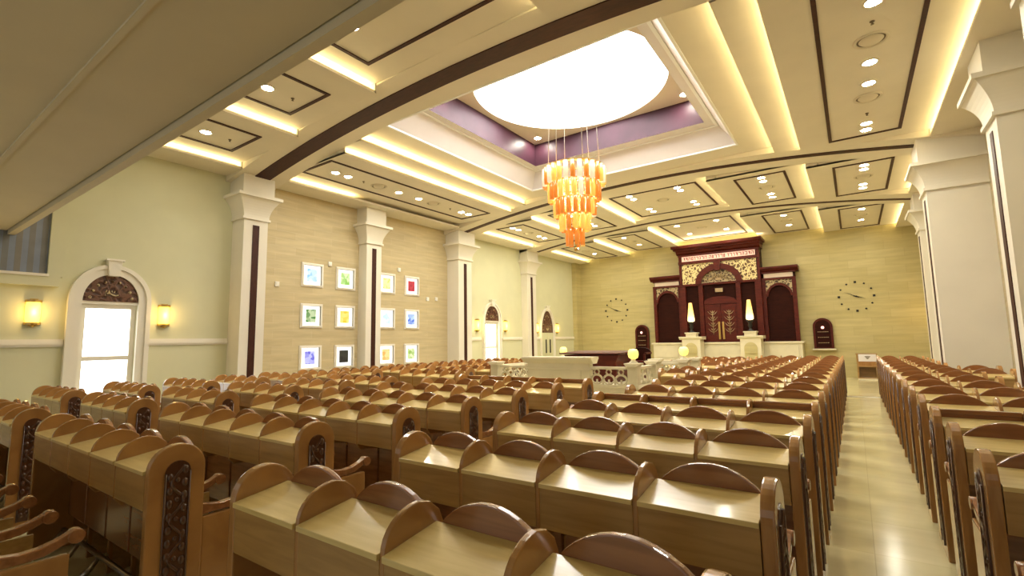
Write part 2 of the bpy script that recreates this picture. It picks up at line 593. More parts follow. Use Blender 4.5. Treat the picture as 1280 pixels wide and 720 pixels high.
# side gallery with sheer screen on the left wall
gal = MB()
gal.box(XL, XL + .12, -3.5, 2.70, 3.05, 3.24)
gal.box(XL, XL + .12, 2.50, 2.74, 3.24, 6.25)
gal.box(XL, XL + .15, -3.5, 2.52, 3.24, 3.29, 1)
g = struct(gal.build('trim_gallery', ['green', 'white']))
MB().box(XL, XL + .05, -3.5, 2.50, 3.29, 6.25).build('sheer_screen', 'screen', g)

# ---- pillars
def pillar(x_face, x_wall, yc, wy, soff, strip=True, mat='column'):
    s = 1 if x_face > x_wall else -1          # the face looks along +x (left side) or -x
    m = MB()
    y0, y1 = yc - wy / 2, yc + wy / 2
    def bx(ov, z0, z1):
        a, b = x_wall, x_face + s * ov
        m.box(min(a, b), max(a, b), y0 - ov, y1 + ov, z0, z1)
    bx(0, 0, 5.10)
    bx(.05, 5.06, 5.12)
    prof = [(0.02 + .20 * (i / 8) ** 2.0, 5.12 + .50 * i / 8) for i in range(9)]
    for (o0, za), (o1, zb) in zip(prof, prof[1:]):
        v = []
        for o, z in ((o0, za), (o1, zb)):
            xf = x_face + s * o
            v += [(x_wall, y0 - o, z), (xf, y0 - o, z), (xf, y1 + o, z), (x_wall, y1 + o, z)]
        m.add(v, [(0, 1, 5, 4), (1, 2, 6, 5), (2, 3, 7, 6)])
    bx(.26, 5.62, 5.70)
    bx(.10, 5.70, soff)
    bx(.03, 0, .25)
    p = struct(m.build('pillar', mat))
    if strip:
        q = MB()
        a, b = x_face - s * .01, x_face + s * .012
        q.box(min(a, b), max(a, b), yc - .085, yc + .085, .3, 4.92)
        q.build('wood_inlay', 'inlay', p)
    return p


for xf, yc, wy in ((-12.6, 6.33, .62), (-12.8, 10.33, .6), (-12.6, 14.7, .8), (-12.85, 20.0, .8)):
    pillar(xf, XL, yc, wy, 6.4)
for xf, yc, wy in ((1.6, 6.33, .62), (2.0, 10.3, .7), (1.6, 14.75, .85), (1.95, 20.1, .8)):
    pillar(xf, XR, yc, wy, 6.4)
# corner pilaster, chair rails, baseboards
struct(MB().box(XL, XL + .25, 24.9, YF, 0, 6.3).build('trim_corner', 'stoneF'))


def rail(name, y0, y1):
    m = MB()
    m.box(XL, XL + .035, y0, y1, 1.84, 1.88)
    m.box(XL, XL + .06, y0, y1, 1.88, 1.93)
    m.box(XL, XL + .035, y0, y1, 1.93, 1.99)
    m.box(XL, XL + .025, y0, y1, 0, .14)
    struct(m.build(name, 'white'))


for i, (a, b) in enumerate(((-3.5, 2.84), (4.30, 6.0), (15.1, 16.38), (17.95, 19.6), (20.4, 21.2), (22.6, 24.9))):
    rail('trim_%d' % (i + 1), a, b)


# ---- arched windows on the left wall
def arched_window(name, y0, y1, z0, zs, ztop, spring, tw, glazed=True):
    """opening y0..y1, glass z0..zs, carved tympanum spring..ztop, white surround tw wide"""
    yc, r = (y0 + y1) / 2, (y1 - y0) / 2
    st = MB()
    ry = r + tw
    out = [(y1 + tw, 0), (y1 + tw, spring)] + arc(yc, spring, ry, 0, PI, 24, ztop - spring + tw * .95)[1:] + [(y0 - tw, 0)]
    inn = [(y1, 0), (y1, spring)] + arc(yc, spring, r, 0, PI, 24, ztop - spring)[1:] + [(y0, 0)]
    n = len(out)
    for (d0, d1, oo, ii) in ((0.0, .07, 0.0, 0.0), (.07, .11, .0, .62)):
        o2 = out
        i2 = [(a[0] + (b[0] - a[0]) * ii, a[1] + (b[1] - a[1]) * ii) for a, b in zip(inn, out)]
        v = [(XL + d0, *p) for p in o2] + [(XL + d1, *p) for p in o2] + [(XL + d0, *p) for p in i2] + [(XL + d1, *p) for p in i2]
        for i in range(n - 1):
            st.add([v[i], v[i + 1], v[i + 1 + n], v[i + n]], [(0, 1, 2, 3)])
            st.add([v[i + 2 * n], v[i + 1 + 2 * n], v[i + 1 + 3 * n], v[i + 3 * n]], [(0, 1, 2, 3)])
            st.add([v[i + n], v[i + 1 + n], v[i + 1 + 3 * n], v[i + 3 * n]], [(0, 1, 2, 3)])
    # keystone
    kz = ztop - .03
    st.prism([(yc - .09, kz), (yc + .09, kz), (yc + .13, kz + tw + .10), (yc - .13, kz + tw + .10)], 'yz', XL, XL + .15)
    st.box(XL, XL + .18, yc - .16, yc + .16, kz + tw + .10, kz + tw + .14)
    o = struct(st.build(name, 'white'))
    tp = MB().prism([(y1, spring)] + arc(yc, spring, r, 0, PI, 20, ztop - spring)[1:], 'yz', XL, XL + .035)
    t = tp.build('carved_tympanum', 'tymp', o)
    cr = MB()
    cr.box(XL + .03, XL + .055, yc - .12, yc + .12, spring + .12, spring + .17)
    for k in range(5):
        cr.prism([(yc - .12 + .048 * k, spring + .17), (yc - .072 + .048 * k, spring + .17), (yc - .096 + .048 * k, spring + .25)], 'yz', XL + .03, XL + .05)
    for k in range(9):
        a = PI * (k + .5) / 9
        cr.ball((XL + .04, yc + r * .76 * math.cos(a), spring + (ztop - spring) * .76 * math.sin(a)), .03, 8, 6)
    cr.build('gilt_crown', 'golddk', t)
    if not glazed:
        return o
    fr = MB()
    xi = XL - .06
    f = .095
    fr.box(xi - .05, XL + .02, y0, y1, zs, spring)
    fr.box(xi - .05, xi, y0, y0 + f, z0, zs)
    fr.box(xi - .05, xi, y1 - f, y1, z0, zs)
    zm = z0 + (zs - z0) * .47
    fr.box(xi - .05, xi, y0 + f, y1 - f, zm - .045, zm + .045)
    fr.box(xi - .05, xi, y0 + f, y1 - f, zs - f, zs)
    fr.box(xi - .05, xi, y0 + f, y1 - f, z0, z0 + f)
    fr.build('window_frame', 'white', o)
    MB().box(xi - .04, xi - .03, y0 + f, y1 - f, z0 + f, zm - .03).build('window_pane', 'pane', o)
    MB().box(xi - .04, xi - .03, y0 + f, y1 - f, zm + .03, zs - f).build('window_pane', 'pane', o)
    return o


arched_window('window_1', W1[0], W1[1], W1[2], 2.74, 3.38, 2.80, .23)
arched_window('window_2', W2[0], W2[1], W2[2], 2.66, 3.38, 2.72, .16)
d1 = arched_window('door_1', 21.35, 22.5, 0, 2.15, 3.36, 2.20, .14, False)
dm = MB()
for y0, y1 in ((21.35, 21.915), (21.935, 22.5)):
    dm.box(XL, XL + .04, y0, y1, 0, 2.20)
    dm.box(XL + .04, XL + .055, y0 + .09, y1 - .09, .25, .95)
    dm.box(XL + .04, XL + .055, y0 + .09, y1 - .09, 1.1, 2.05)
dm.build('door_leaf', 'green', d1)
for y in (21.72, 22.13):
    MB().box(XL + .055, XL + .10, y - .025, y + .025, 1.15, 1.85).build('door_handle', 'black', d1)

# ---- twelve small stained glass windows
SG = {(0, 0): ((.30, .62, .95), (.75, .92, 1), 1.4), (1, 0): ((.30, .62, .10), (.75, .95, .45), 1.3), (2, 0): ((.65, .72, .06), (.95, .95, .4), 1.3), (3, 0): ((.55, .005, .03), (.9, .03, .08), 0.9),
      (0, 1): ((.05, .30, .03), (.75, .9, .5), 0.9), (1, 1): ((.9, .65, .02), (1, .85, .25), 1.2), (2, 1): ((.6, .85, .85), (.9, 1, 1), 1.4), (3, 1): ((.05, .15, .75), (.6, .8, 1), 1.2),
      (0, 2): ((.15, .15, .75), (.6, .6, 1), 1.2), (1, 2): ((.002, .004, .004), (.06, .09, .06), .25), (2, 2): ((.85, .35, .02), (1, .75, .3), 1.3), (3, 2): ((.35, .55, .12), (.85, .95, .5), 1.3)}
for i, (y, z, n, r) in enumerate(SW):
    c1, c2, s = SG[(n, r)]
    M['sg%d' % i] = stained('stained_glass_%d' % i, c1, c2, min(.98, s * .78))
    m = MB()
    for d, w_ in ((.03, .36), (.05, .33)):
        hh, iw = w_, .295
        m.box(XL, XL + d, y - hh, y - iw, z - hh, z + hh)
        m.box(XL, XL + d, y + iw, y + hh, z - hh, z + hh)
        m.box(XL, XL + d, y - iw, y + iw, z - hh, z - iw)
        m.box(XL, XL + d, y - iw, y + iw, z + iw, z + hh)
    o = struct(m.build('window_%d' % (i + 3), 'white'))
    rv = MB()
    a, b, xb = .30, .295, XL - .03
    v = [(XL, y + sy * a, z + sz * a) for sy, sz in ((-1, -1), (1, -1), (1, 1), (-1, 1))] + [(xb, y + sy * b, z + sz * b) for sy, sz in ((-1, -1), (1, -1), (1, 1), (-1, 1))]
    rv.add(v, [(k, (k + 1) % 4, (k + 1) % 4 + 4, k + 4) for k in range(4)])
    rv.build('window_reveal', 'white', o)
    MB().box(xb - .02, xb, y - .29, y + .29, z - .29, z + .29).build('clear_pane', 'clear', o)
    MB().box(xb, xb + .012, y - .15, y + .17, z - .19, z + .19).build('stained_pane', 'sg%d' % i, o)

# ------------------------------------------------------------------ downlights, vents
PANELS = []
dl_mesh = None


def downlight(x, y, z, label):
    global dl_mesh
    r = .10
    if dl_mesh is None:
        a = MB().lathe([(r + .035, 0), (r + .03, -.012), (r, -.012), (r - .005, .0)], (0, 0, 0), 20).mesh('trim_ring', 'vent')
        b = MB().lathe([(r, -.004), (.001, -.004)], (0, 0, 0), 20).mesh('light_disc', 'spot')
        dl_mesh = (a, b)
    t = thing('recessed_downlight', label, 'ceiling light', (x, y, z), 0, 'recessed ceiling downlights')
    for nm, me in (('trim_ring', dl_mesh[0]), ('light_disc', dl_mesh[1])):
        o = bpy.data.objects.new(nm, me)
        COL.objects.link(o)
        o.parent = t
    return t


vent_mesh = None


def vent(x, y, z, label):
    global vent_mesh
    if vent_mesh is None:
        vent_mesh = (MB().lathe([(.24, 0), (.235, -.02), (.20, -.02), (.19, 0)], (0, 0, 0), 28).mesh('outer_ring', 'vent'),
                     MB().lathe([(.20, -.001), (.13, -.001)], (0, 0, 0), 28).mesh('dark_gap', 'ventdk'),
                     MB().lathe([(.165, -.004), (.14, -.03), (.001, -.03)], (0, 0, 0), 28).mesh('centre_disc', 'vent'))
    t = thing('ceiling_vent', label, 'vent', (x, y, z), 0, 'round ceiling air vents')
    for nm, me in zip(('outer_ring', 'dark_gap', 'centre_disc'), vent_mesh):
        o = bpy.data.objects.new(nm, me)
        COL.objects.link(o)
        o.parent = t


def sprinkler(x, y, z, label):
    t = thing('sprinkler', label, 'sprinkler', (x, y, z), 0, 'ceiling sprinklers')
    MB().lathe([(.035, 0), (.03, -.012), (.012, -.015), (.012, -.04), (.025, -.045), (.001, -.05)], (0, 0, 0), 10).build('sprinkler_head', 'ventdk', t)


SIDE = {-1: 'stained-glass wall', 1: 'wide aisle'}
for s in (-1, 1):
    x = CX + s * 5.87
    nm = 'long framed ceiling panel on the %s side' % SIDE[s]
    for j, y in enumerate((7.68, 8.08, 9.92, 10.76, 12.84, 13.24)):
        downlight(x, y, Z1, '%s round downlight from the near end, %s' % (ORD[j + 1], nm))
    for j, y in enumerate((9.15, 11.42)):
        vent(x, y, Z1, '%s round vent in the %s' % (('nearer', 'farther')[j], nm))
    for j, y in enumerate((8.6, 12.25)):
        sprinkler(x, y, Z1, '%s tiny sprinkler in the %s' % (('nearer', 'farther')[j], nm))
BAYN = [('near bay', (4.45,), 4.95, None), ('bay behind the chandelier', (16.05, 16.45, 18.1, 18.55), None, 17.2), ('last bay before the ark wall', (21.7, 23.75), None, 22.7)]
COLS = [(-5.87, Z1, 'outer panel by the stained-glass wall'), (-3.35, Z2, 'inner panel left of centre'), (3.35, Z2, 'inner panel right of centre'), (5.87, Z1, 'outer panel over the wide aisle')]
for bn, ys, spy, vy in BAYN:
    for u, z, pn in COLS:
        for j, y in enumerate(ys):
            downlight(CX + u, y, z, '%s downlight of the %s, %s' % (ORD[j + 1], pn, bn))
        if vy:
            vent(CX + u, vy, z, 'round air vent in %s, %s' % (pn, bn))
        if spy:
            sprinkler(CX + u, spy, z, 'tiny sprinkler in %s, %s' % (pn, bn))
    for k, u in enumerate((-.83, .83)):
        for j, y in enumerate(ys):
            downlight(CX + u, y, Z3, '%s downlight, %s column of central panel, %s' % (ORD[j + 1], ('left', 'right')[k], bn))
    if vy:
        vent(CX, vy, Z3, 'round air vent in central panel, %s' % bn)
for k, (x, y) in enumerate(((D[0] + .35, D[3] - .4), (D[1] - .35, D[3] - .4), (D[0] + .35, D[2] + .4), (D[1] - .35, D[2] + .4))):
    downlight(x, y, z2, 'downlight in the %s corner beside the skylight dome' % ('far left', 'far right', 'near left', 'near right')[k])


# ------------------------------------------------------------------ pews
def seg_arch(w, z0, h, n=14):
    """points along a circular segment from x=w to x=0"""
    R = (w * w / 4 + h * h) / (2 * h)
    zc = z0 + h - R
    a = math.asin(w / 2 / R)
    return [(w / 2 + R * math.sin(a - 2 * a * i / n), zc + R * math.cos(a - 2 * a * i / n)) for i in range(n + 1)]


DIV = [(0, .82), (0, 1.05)] + [(.17 - .17 * math.cos(t), 1.05 + .145 * math.sin(t)) for t in [PI / 2 * i / 8 for i in range(1, 9)]] + \
      [(.23, 1.18), (.28, 1.14), (.315, 1.06), (.325, .95), (.325, 0), (.285, 0), (.285, .70), (.24, .75), (.10, .77), (.04, .77)]
ENDP = [(0, 0), (0, 1.05)] + [(.155 - .155 * math.cos(t), 1.05 + .15 * math.sin(t)) for t in [PI * i / 16 for i in range(1, 16)]] + [(.31, 1.05), (.31, 0)]
ARM = [(.31, .73), (.31, .80), (.36, .785), (.43, .775), (.50, .78), (.57, .80), (.63, .83), (.66, .835), (.672, .815), (.66, .785), (.62, .78), (.57, .755), (.52, .735), (.45, .73)]


def carve_mesh(x0, sgn, name):
    """dark arched inset with a vine of leaves, on an end panel's outer face"""
    m = MB()
    out = [(.085, .10), (.085, 1.03)] + [(.155 - .07 * math.cos(t), 1.03 + .07 * math.sin(t)) for t in [PI * i / 10 for i in range(1, 10)]] + [(.225, 1.03), (.225, .10)]
    a, b = x0 - sgn * .004, x0 + sgn * .004
    m.prism(out, 'yz', min(a, b), max(a, b))
    xs_ = x0 + sgn * .006
    pts = [(xs_, .155 + .035 * math.sin(k * .55), .14 + .93 * k / 48) for k in range(49)]
    m.tube(pts, .009, 5)
    for k in range(24):
        z = .16 + .92 * k / 24
        sy = 1 if k % 2 else -1
        n0 = len(m.v)
        m.ball((xs_, .155 + sy * .040, z), .021, 6, 4, 0, 1.25)
        if k % 3 == 0:
            m.ball((xs_, .155, z + .02), .015, 6, 4)
        m.v[n0:] = [(xs_ + (p[0] - xs_) * .35, p[1], p[2]) for p in m.v[n0:]]
    for u in (.089, .221):
        m.tube([(xs_, u, .10), (xs_, u, 1.03)], .006, 5)
    return m


def pew_parts(n, w, style='arch', ends='LR', seats=True, detail=True):
    """list of (name, MB, materials, bevel, sub) for a pew of n places, near desk edge at y = 0, from x = 0 to n*w"""
    P = []
    t = .026
    for i in range(n):
        x0, x1 = i * w + t / 2, (i + 1) * w - t / 2
        m = MB()
        m.prism([(-.012, 1.035), (-.012, 1.058), (.262, 1.098), (.262, 1.075)], 'yz', x0, x1)
        P.append(('desk_top', m, 'desk', .003, None))
        m = MB()
        m.box(x0, x1, 0, .02, .83, 1.035)
        m.box(x0, x1, .02, .26, .83, .845)
        P.append(('front_panel', m, 'front', .002, None))
        m = MB()
        if style == 'arch':
            pts = [(0, .28)] + [(w, .28)] + seg_arch(w, 1.045, .155)
            pts = [(i * w + max(t / 2, min(w - t / 2, x)), z) for x, z in pts]
            m.prism(pts, 'xz', .262, .295, smooth=False)
        else:
            m.box(x0, x1, .262, .295, .28, 1.13)
            m.box(x0, x1, .25, .31, 1.13, 1.165)
        P.append(('backrest', m, 'arch', .007, None))
        if seats:
            m = MB()
            m.box(x0 + .02, x1 - .02, .31, .66, .40, .425, 1)
            m.box(x0 + .03, x1 - .03, .32, .655, .425, .475, 0)
            P.append(('seat', m, ['cushion', 'front'], .012, None))
            m = MB()
            m.prism([(.295, .52), (.33, .53), (.345, .62), (.345, .86), (.325, .95), (.295, .96)], 'yz', x0 + .05, x1 - .05)
            P.append(('back_cushion', m, 'cushion', .012, None))
    for i in range(1, n):
        m = MB().prism(DIV, 'yz', i * w - t / 2, i * w + t / 2)
        P.append(('divider', m, 'divider', .006, None))
    for e, xe, sg in (('L', 0, -1), ('R', n * w, 1)):
        if e in ends:
            a, b = (xe - .045, xe + .01) if sg < 0 else (xe - .01, xe + .045)
            m = MB().prism(ENDP, 'yz', a, b)
            m.box(a + .008, b - .008, .31, .62, 0, .72)
            P.append(('end_panel', m, 'divider', .008, ('carving', carve_mesh(xe + sg * .045, sg, 'carving'), 'carved')))
        else:
            P.append(('divider', MB().prism(DIV, 'yz', xe - t / 2, xe + t / 2), 'divider', .006, None))
    if seats:
        for i in range(n + 1):
            x = i * w
            m = MB().prism(ARM, 'yz', x - .028, x + .028)
            m.tube([(x - .036, .645, .798), (x + .036, .645, .798)], .038, 12)
            P.append(('armrest', m, 'arch', .006, None))
            if 0 < i < n:
                m = MB().box(x - .013, x + .013, .31, .58, .0, .72)
                P.append(('seat_side', m, 'front', .003, None))
    m = MB().tube([(.0, .24, .15), (n * w, .24, .15)], .020, 8)
    for i in range(n + 1):
        x = min(max(i * w, .03), n * w - .03)
        m.tube([(x, .29, .10), (x, .24, .15), (x, .18, .07), (x, .12, .016)], [.018, .018, .022, .028], 6)
    P.append(('foot_rail', m, 'steel', 0, None))
    return P


PEWS = {}


def pew(kind, spec, x, y, label, group, simple):
    key = (kind, simple)
    if key not in PEWS:
        parts = pew_parts(**spec)
        if simple:
            ms, mats, seen = MB(), [], {}
            for nm, m, mt, bv, sub in parts:
                if nm == 'foot_rail':
                    continue
                mt = mt if isinstance(mt, list) else [mt]
                if sub:
                    m.mi += [1] * len(sub[1].f)
                    m.f += [tuple(i + len(m.v) for i in f) for f in sub[1].f]
                    m.v += sub[1].v
                    m.sm += sub[1].sm
                    mt = mt + [sub[2]]
                for q in mt:
                    if q not in seen:
                        seen[q] = len(mats)
                        mats.append(q)
                base = len(ms.v)
                ms.v += m.v
                ms.f += [tuple(i + base for i in f) for f in m.f]
                ms.mi += [seen[mt[i]] for i in m.mi]
                ms.sm += m.sm
            me = ms.mesh('synagogue_pew', mats)
            o = bpy.data.objects.new('pew', me)
            COL.objects.link(o)
            o.location = (x, y, 0)
            tag(o, label, 'pew', group)
        else:
            o = thing('pew', label, 'pew', (x, y, 0), 0, group)
            for nm, m, mt, bv, sub in parts:
                c = m.build(nm, mt, o, bv)
                if sub:
                    sub[1].build(sub[0], sub[2], c)
        PEWS[key] = o
        return o
    src = PEWS[key]
    r = dup(src, (x, y, 0), label)
    r['group'] = group
    return r


S_L1 = dict(n=5, w=.511)
S_L2 = dict(n=4, w=.42)
S_L3 = dict(n=4, w=.40)
S_C = dict(n=4, w=.533)
S_R = dict(n=3, w=.533)
S_R2 = dict(n=2, w=.533)


def rowname(k):
    return ORD[k]


# block beside the cross aisle, in front of the bimah
for k in range(7):
    y = .23 + .95 * k
    pew('l1', S_L1, -6.08, y, 'five-place arched pew, %s row from the camera, in the block facing the bimah' % ORD[k + 1], 'pews facing the bimah', False)
pew('l1f', dict(n=5, w=.511, style='flat'), -6.08, .23 + .95 * 7, 'flat-topped five-place pew, last row right before the cream bimah', 'pews facing the bimah', False)
# blocks towards the stained-glass wall
for k in range(15):
    y = .22 + .94 * k
    if k == 7:
        continue
    by = 8.6 < y < 13.7
    pew('l2s' if by else 'l2', dict(n=3, w=.42) if by else S_L2, -8.72 if by else -8.63, y, '%s-place arched pew, %s row from the camera, second block from the window wall' % ('three' if by else 'four', ORD[k + 1 - (k > 7)]), 'pews in the second block from the window wall', k > 7)
for k in range(14):
    y = 2.05 + .92 * k
    pew('l3', S_L3, -11.02, y, 'four-place arched pew, %s row from the camera, in the block along the window wall' % ORD[k + 1], 'pews along the window wall', k > 6)
# block left of the wide aisle
CY = [1.2, 2.23, 3.29, 4.25]
for k, y in enumerate(CY):
    pew('c', S_C, -2.49, y, 'four-place arched pew left of the wide aisle, %s row from the camera' % ORD[k + 1], 'pews left of the wide aisle', False)
pew('cf', dict(n=4, w=.533, style='flat'), -2.49, 5.15, 'flat-topped four-place pew left of the wide aisle, fifth row from the camera', 'pews left of the wide aisle', False)
for k in range(12):
    pew('c', S_C, -2.49, 6.14 + 1.03 * k, 'four-place arched pew left of the wide aisle, %s row from the camera' % ORD[k + 6], 'pews left of the wide aisle', k > 2)
# block right of the wide aisle
for k, y in enumerate((1.33, 2.35, 3.37, 4.33)):
    pew('r', S_R, .52, y, 'three-place arched pew right of the wide aisle, %s row from the camera' % ORD[k + 1], 'pews right of the wide aisle', False)
pew('rf', dict(n=3, w=.533, style='flat'),   .52, 5.27, 'flat-topped three-place pew right of the wide aisle, fifth row from the camera', 'pews right of the wide aisle', False)
for k in range(12):
    y = 6.28 + 1.02 * k
    two = 9.2 < y < 11 or y > 13.2
    nar = y > 13.2
    pew('r2n' if nar else 'r2' if two else 'r', dict(n=2, w=.485) if nar else S_R2 if two else S_R, .52, y, '%s-place arched pew right of the wide aisle, %s row from the camera' % ('two' if two else 'three', ORD[k + 6]), 'pews right of the wide aisle', k > 2)
# small block between the bimah and the ark
for k, y in enumerate((9.75, 10.62, 12.75, 13.65, 14.55, 15.45, 16.35)):
    n = 1 if k < 2 else 3
    pew('b%d' % n, dict(n=n, w=.5), -2.75 - n * .5, y, '%s pew, %s row in the small block between bimah side and ark' % ('single-place' if n == 1 else 'three-place', ORD[k + 1]), 'pews between the bimah and the ark', True)

# ------------------------------------------------------------------ bimah
bi = thing('bimah', 'cream marble reader platform with pierced balustrade and solid cornice panel', 'bimah', (CX, 9.3, 0))
m = MB()
m.box(-1.95, 1.95, .1, 3.2, 0, .72)
m.box(-2.0, 1.98, .02, 3.25, .72, .82)
m.box(1.3, 2.15, 2.1, 3.2, 0, .72)
m.box(1.25, 2.2, 2.05, 3.25, .72, .82)
m.box(-2.1, 2.1, -.1, .1, 0, .25)
m.build('platform', 'marble', bi, .01)
m = MB()
m.box(-.82, .72, -.02, .16, .82, 1.32)
m.box(-.62, .52, -.035, -.02, .90, 1.16)
m.box(-.86, .76, -.05, .19, 1.16, 1.19)
m.prism([(-.02, 1.30), (-.10, 1.38), (-.13, 1.40), (-.13, 1.44), (.25, 1.44), (.25, 1.40), (.20, 1.36), (.16, 1.30)], 'yz', -.92, .82)
m.build('cornice_panel', 'marble', bi, .006)


def lattice(nm, x0, y0, x1, y1, z0=.82, z1=1.24):
    """balustrade panel of pierced rings between two rails"""
    L = math.hypot(x1 - x0, y1 - y0)
    dx, dy = (x1 - x0) / L, (y1 - y0) / L
    nx, ny = -dy, dx
    m = MB()
    def pt(u, o, z):
        return (x0 + dx * u + nx * o, y0 + dy * u + ny * o, z)
    def bar(u0, u1, za, zb, th):
        v = [pt(u0, -th, za), pt(u1, -th, za), pt(u1, th, za), pt(u0, th, za), pt(u0, -th, zb), pt(u1, -th, zb), pt(u1, th, zb), pt(u0, th, zb)]
        m.add(v, [(0, 3, 2, 1), (4, 5, 6, 7), (0, 1, 5, 4), (1, 2, 6, 5), (2, 3, 7, 6), (3, 0, 4, 7)])
    bar(0, L, z1 - .05, z1, .06)
    bar(0, L, z0, z0 + .06, .05)
    k = max(1, round(L / .27))
    s = L / k
    R = (z1 - z0 - .11) * .30
    zc = z0 + .06 + R + .01
    for i in range(k):
        u = s * (i + .5)
        m.tube([pt(u + (s * .44) * math.cos(a), 0, zc + R * math.sin(a)) for a in [2 * PI * j / 16 for j in range(17)]], .022, 6, 0, False)
        zc2 = z1 - .05 - .055
        m.tube([pt(u + .055 * math.cos(a), 0, zc2 + .055 * math.sin(a)) for a in [2 * PI * j / 12 for j in range(13)]], .018, 6, 0, False)
        m.tube([pt(u, 0, zc + R), pt(u, 0, zc2 - .05)], .02, 6)
        m.tube([pt(u, 0, z0 + .05), pt(u, 0, zc)], .02, 6)
    for i in range(k + 1):
        u = min(max(s * i, .02), L - .02)
        m.tube([pt(u, 0, z0 + .05), pt(u, 0, zc)], .022, 6)
    return m.build(nm, 'marble', bi)


lattice('balustrade', -1.62, .06, -.82, .06)
lattice('balustrade', .72, .06, 1.52, .06)
lattice('balustrade', 1.66, .22, 1.66, 1.1)
lattice('balustrade', -1.76, .22, -1.76, 3.0)
lattice('balustrade', 1.52, 2.15, 1.95, 2.15)
lattice('balustrade', -1.5, 3.1, 1.9, 3.1)


def post(x, y, zt=1.32):
    m = MB()
    m.box(x - .10, x + .10, y - .10, y + .10, .82, zt - .06)
    m.box(x - .12, x + .12, y - .12, y + .12, .82, .90)
    m.prism([(x - .10, zt - .07), (x - .15, zt - .02), (x - .15, zt), (x + .15, zt), (x + .15, zt - .02), (x + .10, zt - .07)], 'xz', y - .15, y + .15)
    m.build('post', 'marble', bi, .006)


for x, y in ((-1.76, .06), (1.66, .06), (1.66, 1.2), (1.40, 2.15), (2.06, 2.15), (-1.62, 3.1), (2.06, 3.1)):
    post(x, y)
m = MB().box(.9, 1.65, 1.35, 2.0, 0, .48)
m.box(1.2, 1.95, 1.35, 2.0, 0, .24)
m.build('steps', 'marble', bi)


def globe_lamp(x, y, z, label):
    t = thing('globe_lamp', label, 'lamp', (x, y, z), 0, 'glowing lamps on the bimah posts')
    MB().lathe([(.001, 0), (.09, 0), (.085, .02), (.04, .05), (.045, .08), (.001, .085)], (0, 0, 0), 16).build('lamp_base', 'white', t)
    MB().lathe([(.05, .085), (.09, .11), (.105, .17), (.10, .23), (.07, .275), (.001, .285)], (0, 0, 0), 18).build('glass_globe', 'globe', t)


globe_lamp(CX + 1.66, 9.36, 1.32, 'yellow glowing globe lamp on the near corner post of the bimah')
globe_lamp(CX + 2.06, 11.45, 1.32, 'pale glowing globe lamp on the rear stair post of the bimah')
globe_lamp(CX - 1.62, 12.4, 1.32, 'glowing globe lamp on the bimah rear post, behind the cornice panel')
t = thing('reading_table', 'dark mahogany reading table on the bimah with broad overhanging top', 'table', (CX + .15, 11.0, .82))
MB().prism([(-.58, .64), (-.60, .67), (.50, .70), (.50, .655)], 'yz', -.78, .78).build('table_top', 'mahog', t, .006)
m = MB().prism([(-.64, 0), (-.64, .46), (-.70, .62), (.70, .62), (.64, .46), (.64, 0)], 'xz', -.48, .42)
m.build('table_body', 'mahog', t, .006)
t = thing('armchair', 'dark wooden high-backed armchair on the bimah beside the reading table', 'chair', (CX + .78, 12.0, .82))
MB().box(-.24, .24, -.22, .22, .36, .43).build('seat', 'mahog', t, .01)
MB().prism([(-.24, .43), (.24, .43), (.24, .66)] + arc(0, .66, .24, 0, PI, 10, .10)[1:], 'xz', .18, .23).build('backrest', 'mahogdk', t, .008)
for sx in (-1, 1):
    MB().box(sx * .25 - .025, sx * .25 + .025, -.22, .2, .60, .64).build('armrest', 'mahog', t, .008)
    for sy in (-1, 1):
        MB().box(sx * .22 - .025, sx * .22 + .025, sy * .2 - .025, sy * .2 + .025, 0, .60 if sy < 0 else .43).build('leg', 'mahog', t, .004)

# ------------------------------------------------------------------ ark
AX, AY = -5.13, 24.6
ark = thing('holy_ark', 'tall carved mahogany ark with gilded fretwork, arch and double doors', 'ark', (AX, AY, 0))


def spandrel(x0, x1, z0, z1, cx, cz, r, y0, y1, rz=None):
    """panel filling x0..x1, z0..z1 outside the arch; arch centre at (cx, cz)"""
    m = MB()
    rz = rz or r
    a = [p for p in arc(cx, cz, r, 0, PI, 24, rz)]
    top = []
    nn = len(a)
    for i, (x, z) in enumerate(a):
        top.append((min(x1, max(x0, cx + (x - cx) * 9)) if False else x, z1))
    v0, v1 = [], []
    for (x, z), (tx, tz) in zip(a, top):
        v0 += [(x, y0, z), (tx, y0, tz)]
        v1 += [(x, y1, z), (tx, y1, tz)]
    for i in range(nn - 1):
        b = 2 * i
        m.add([v0[b], v0[b + 1], v0[b + 3], v0[b + 2], v1[b], v1[b + 1], v1[b + 3], v1[b + 2]],
              [(0, 1, 2, 3), (4, 5, 6, 7), (0, 4, 7, 3), (1, 5, 6, 2)])
    if cx - r > x0 + .001:
        m.box(x0, cx - r, min(y0, y1), max(y0, y1), z0, z1)
    if cx + r < x1 - .001:
        m.box(cx + r, x1, min(y0, y1), max(y0, y1), z0, z1)
    return m


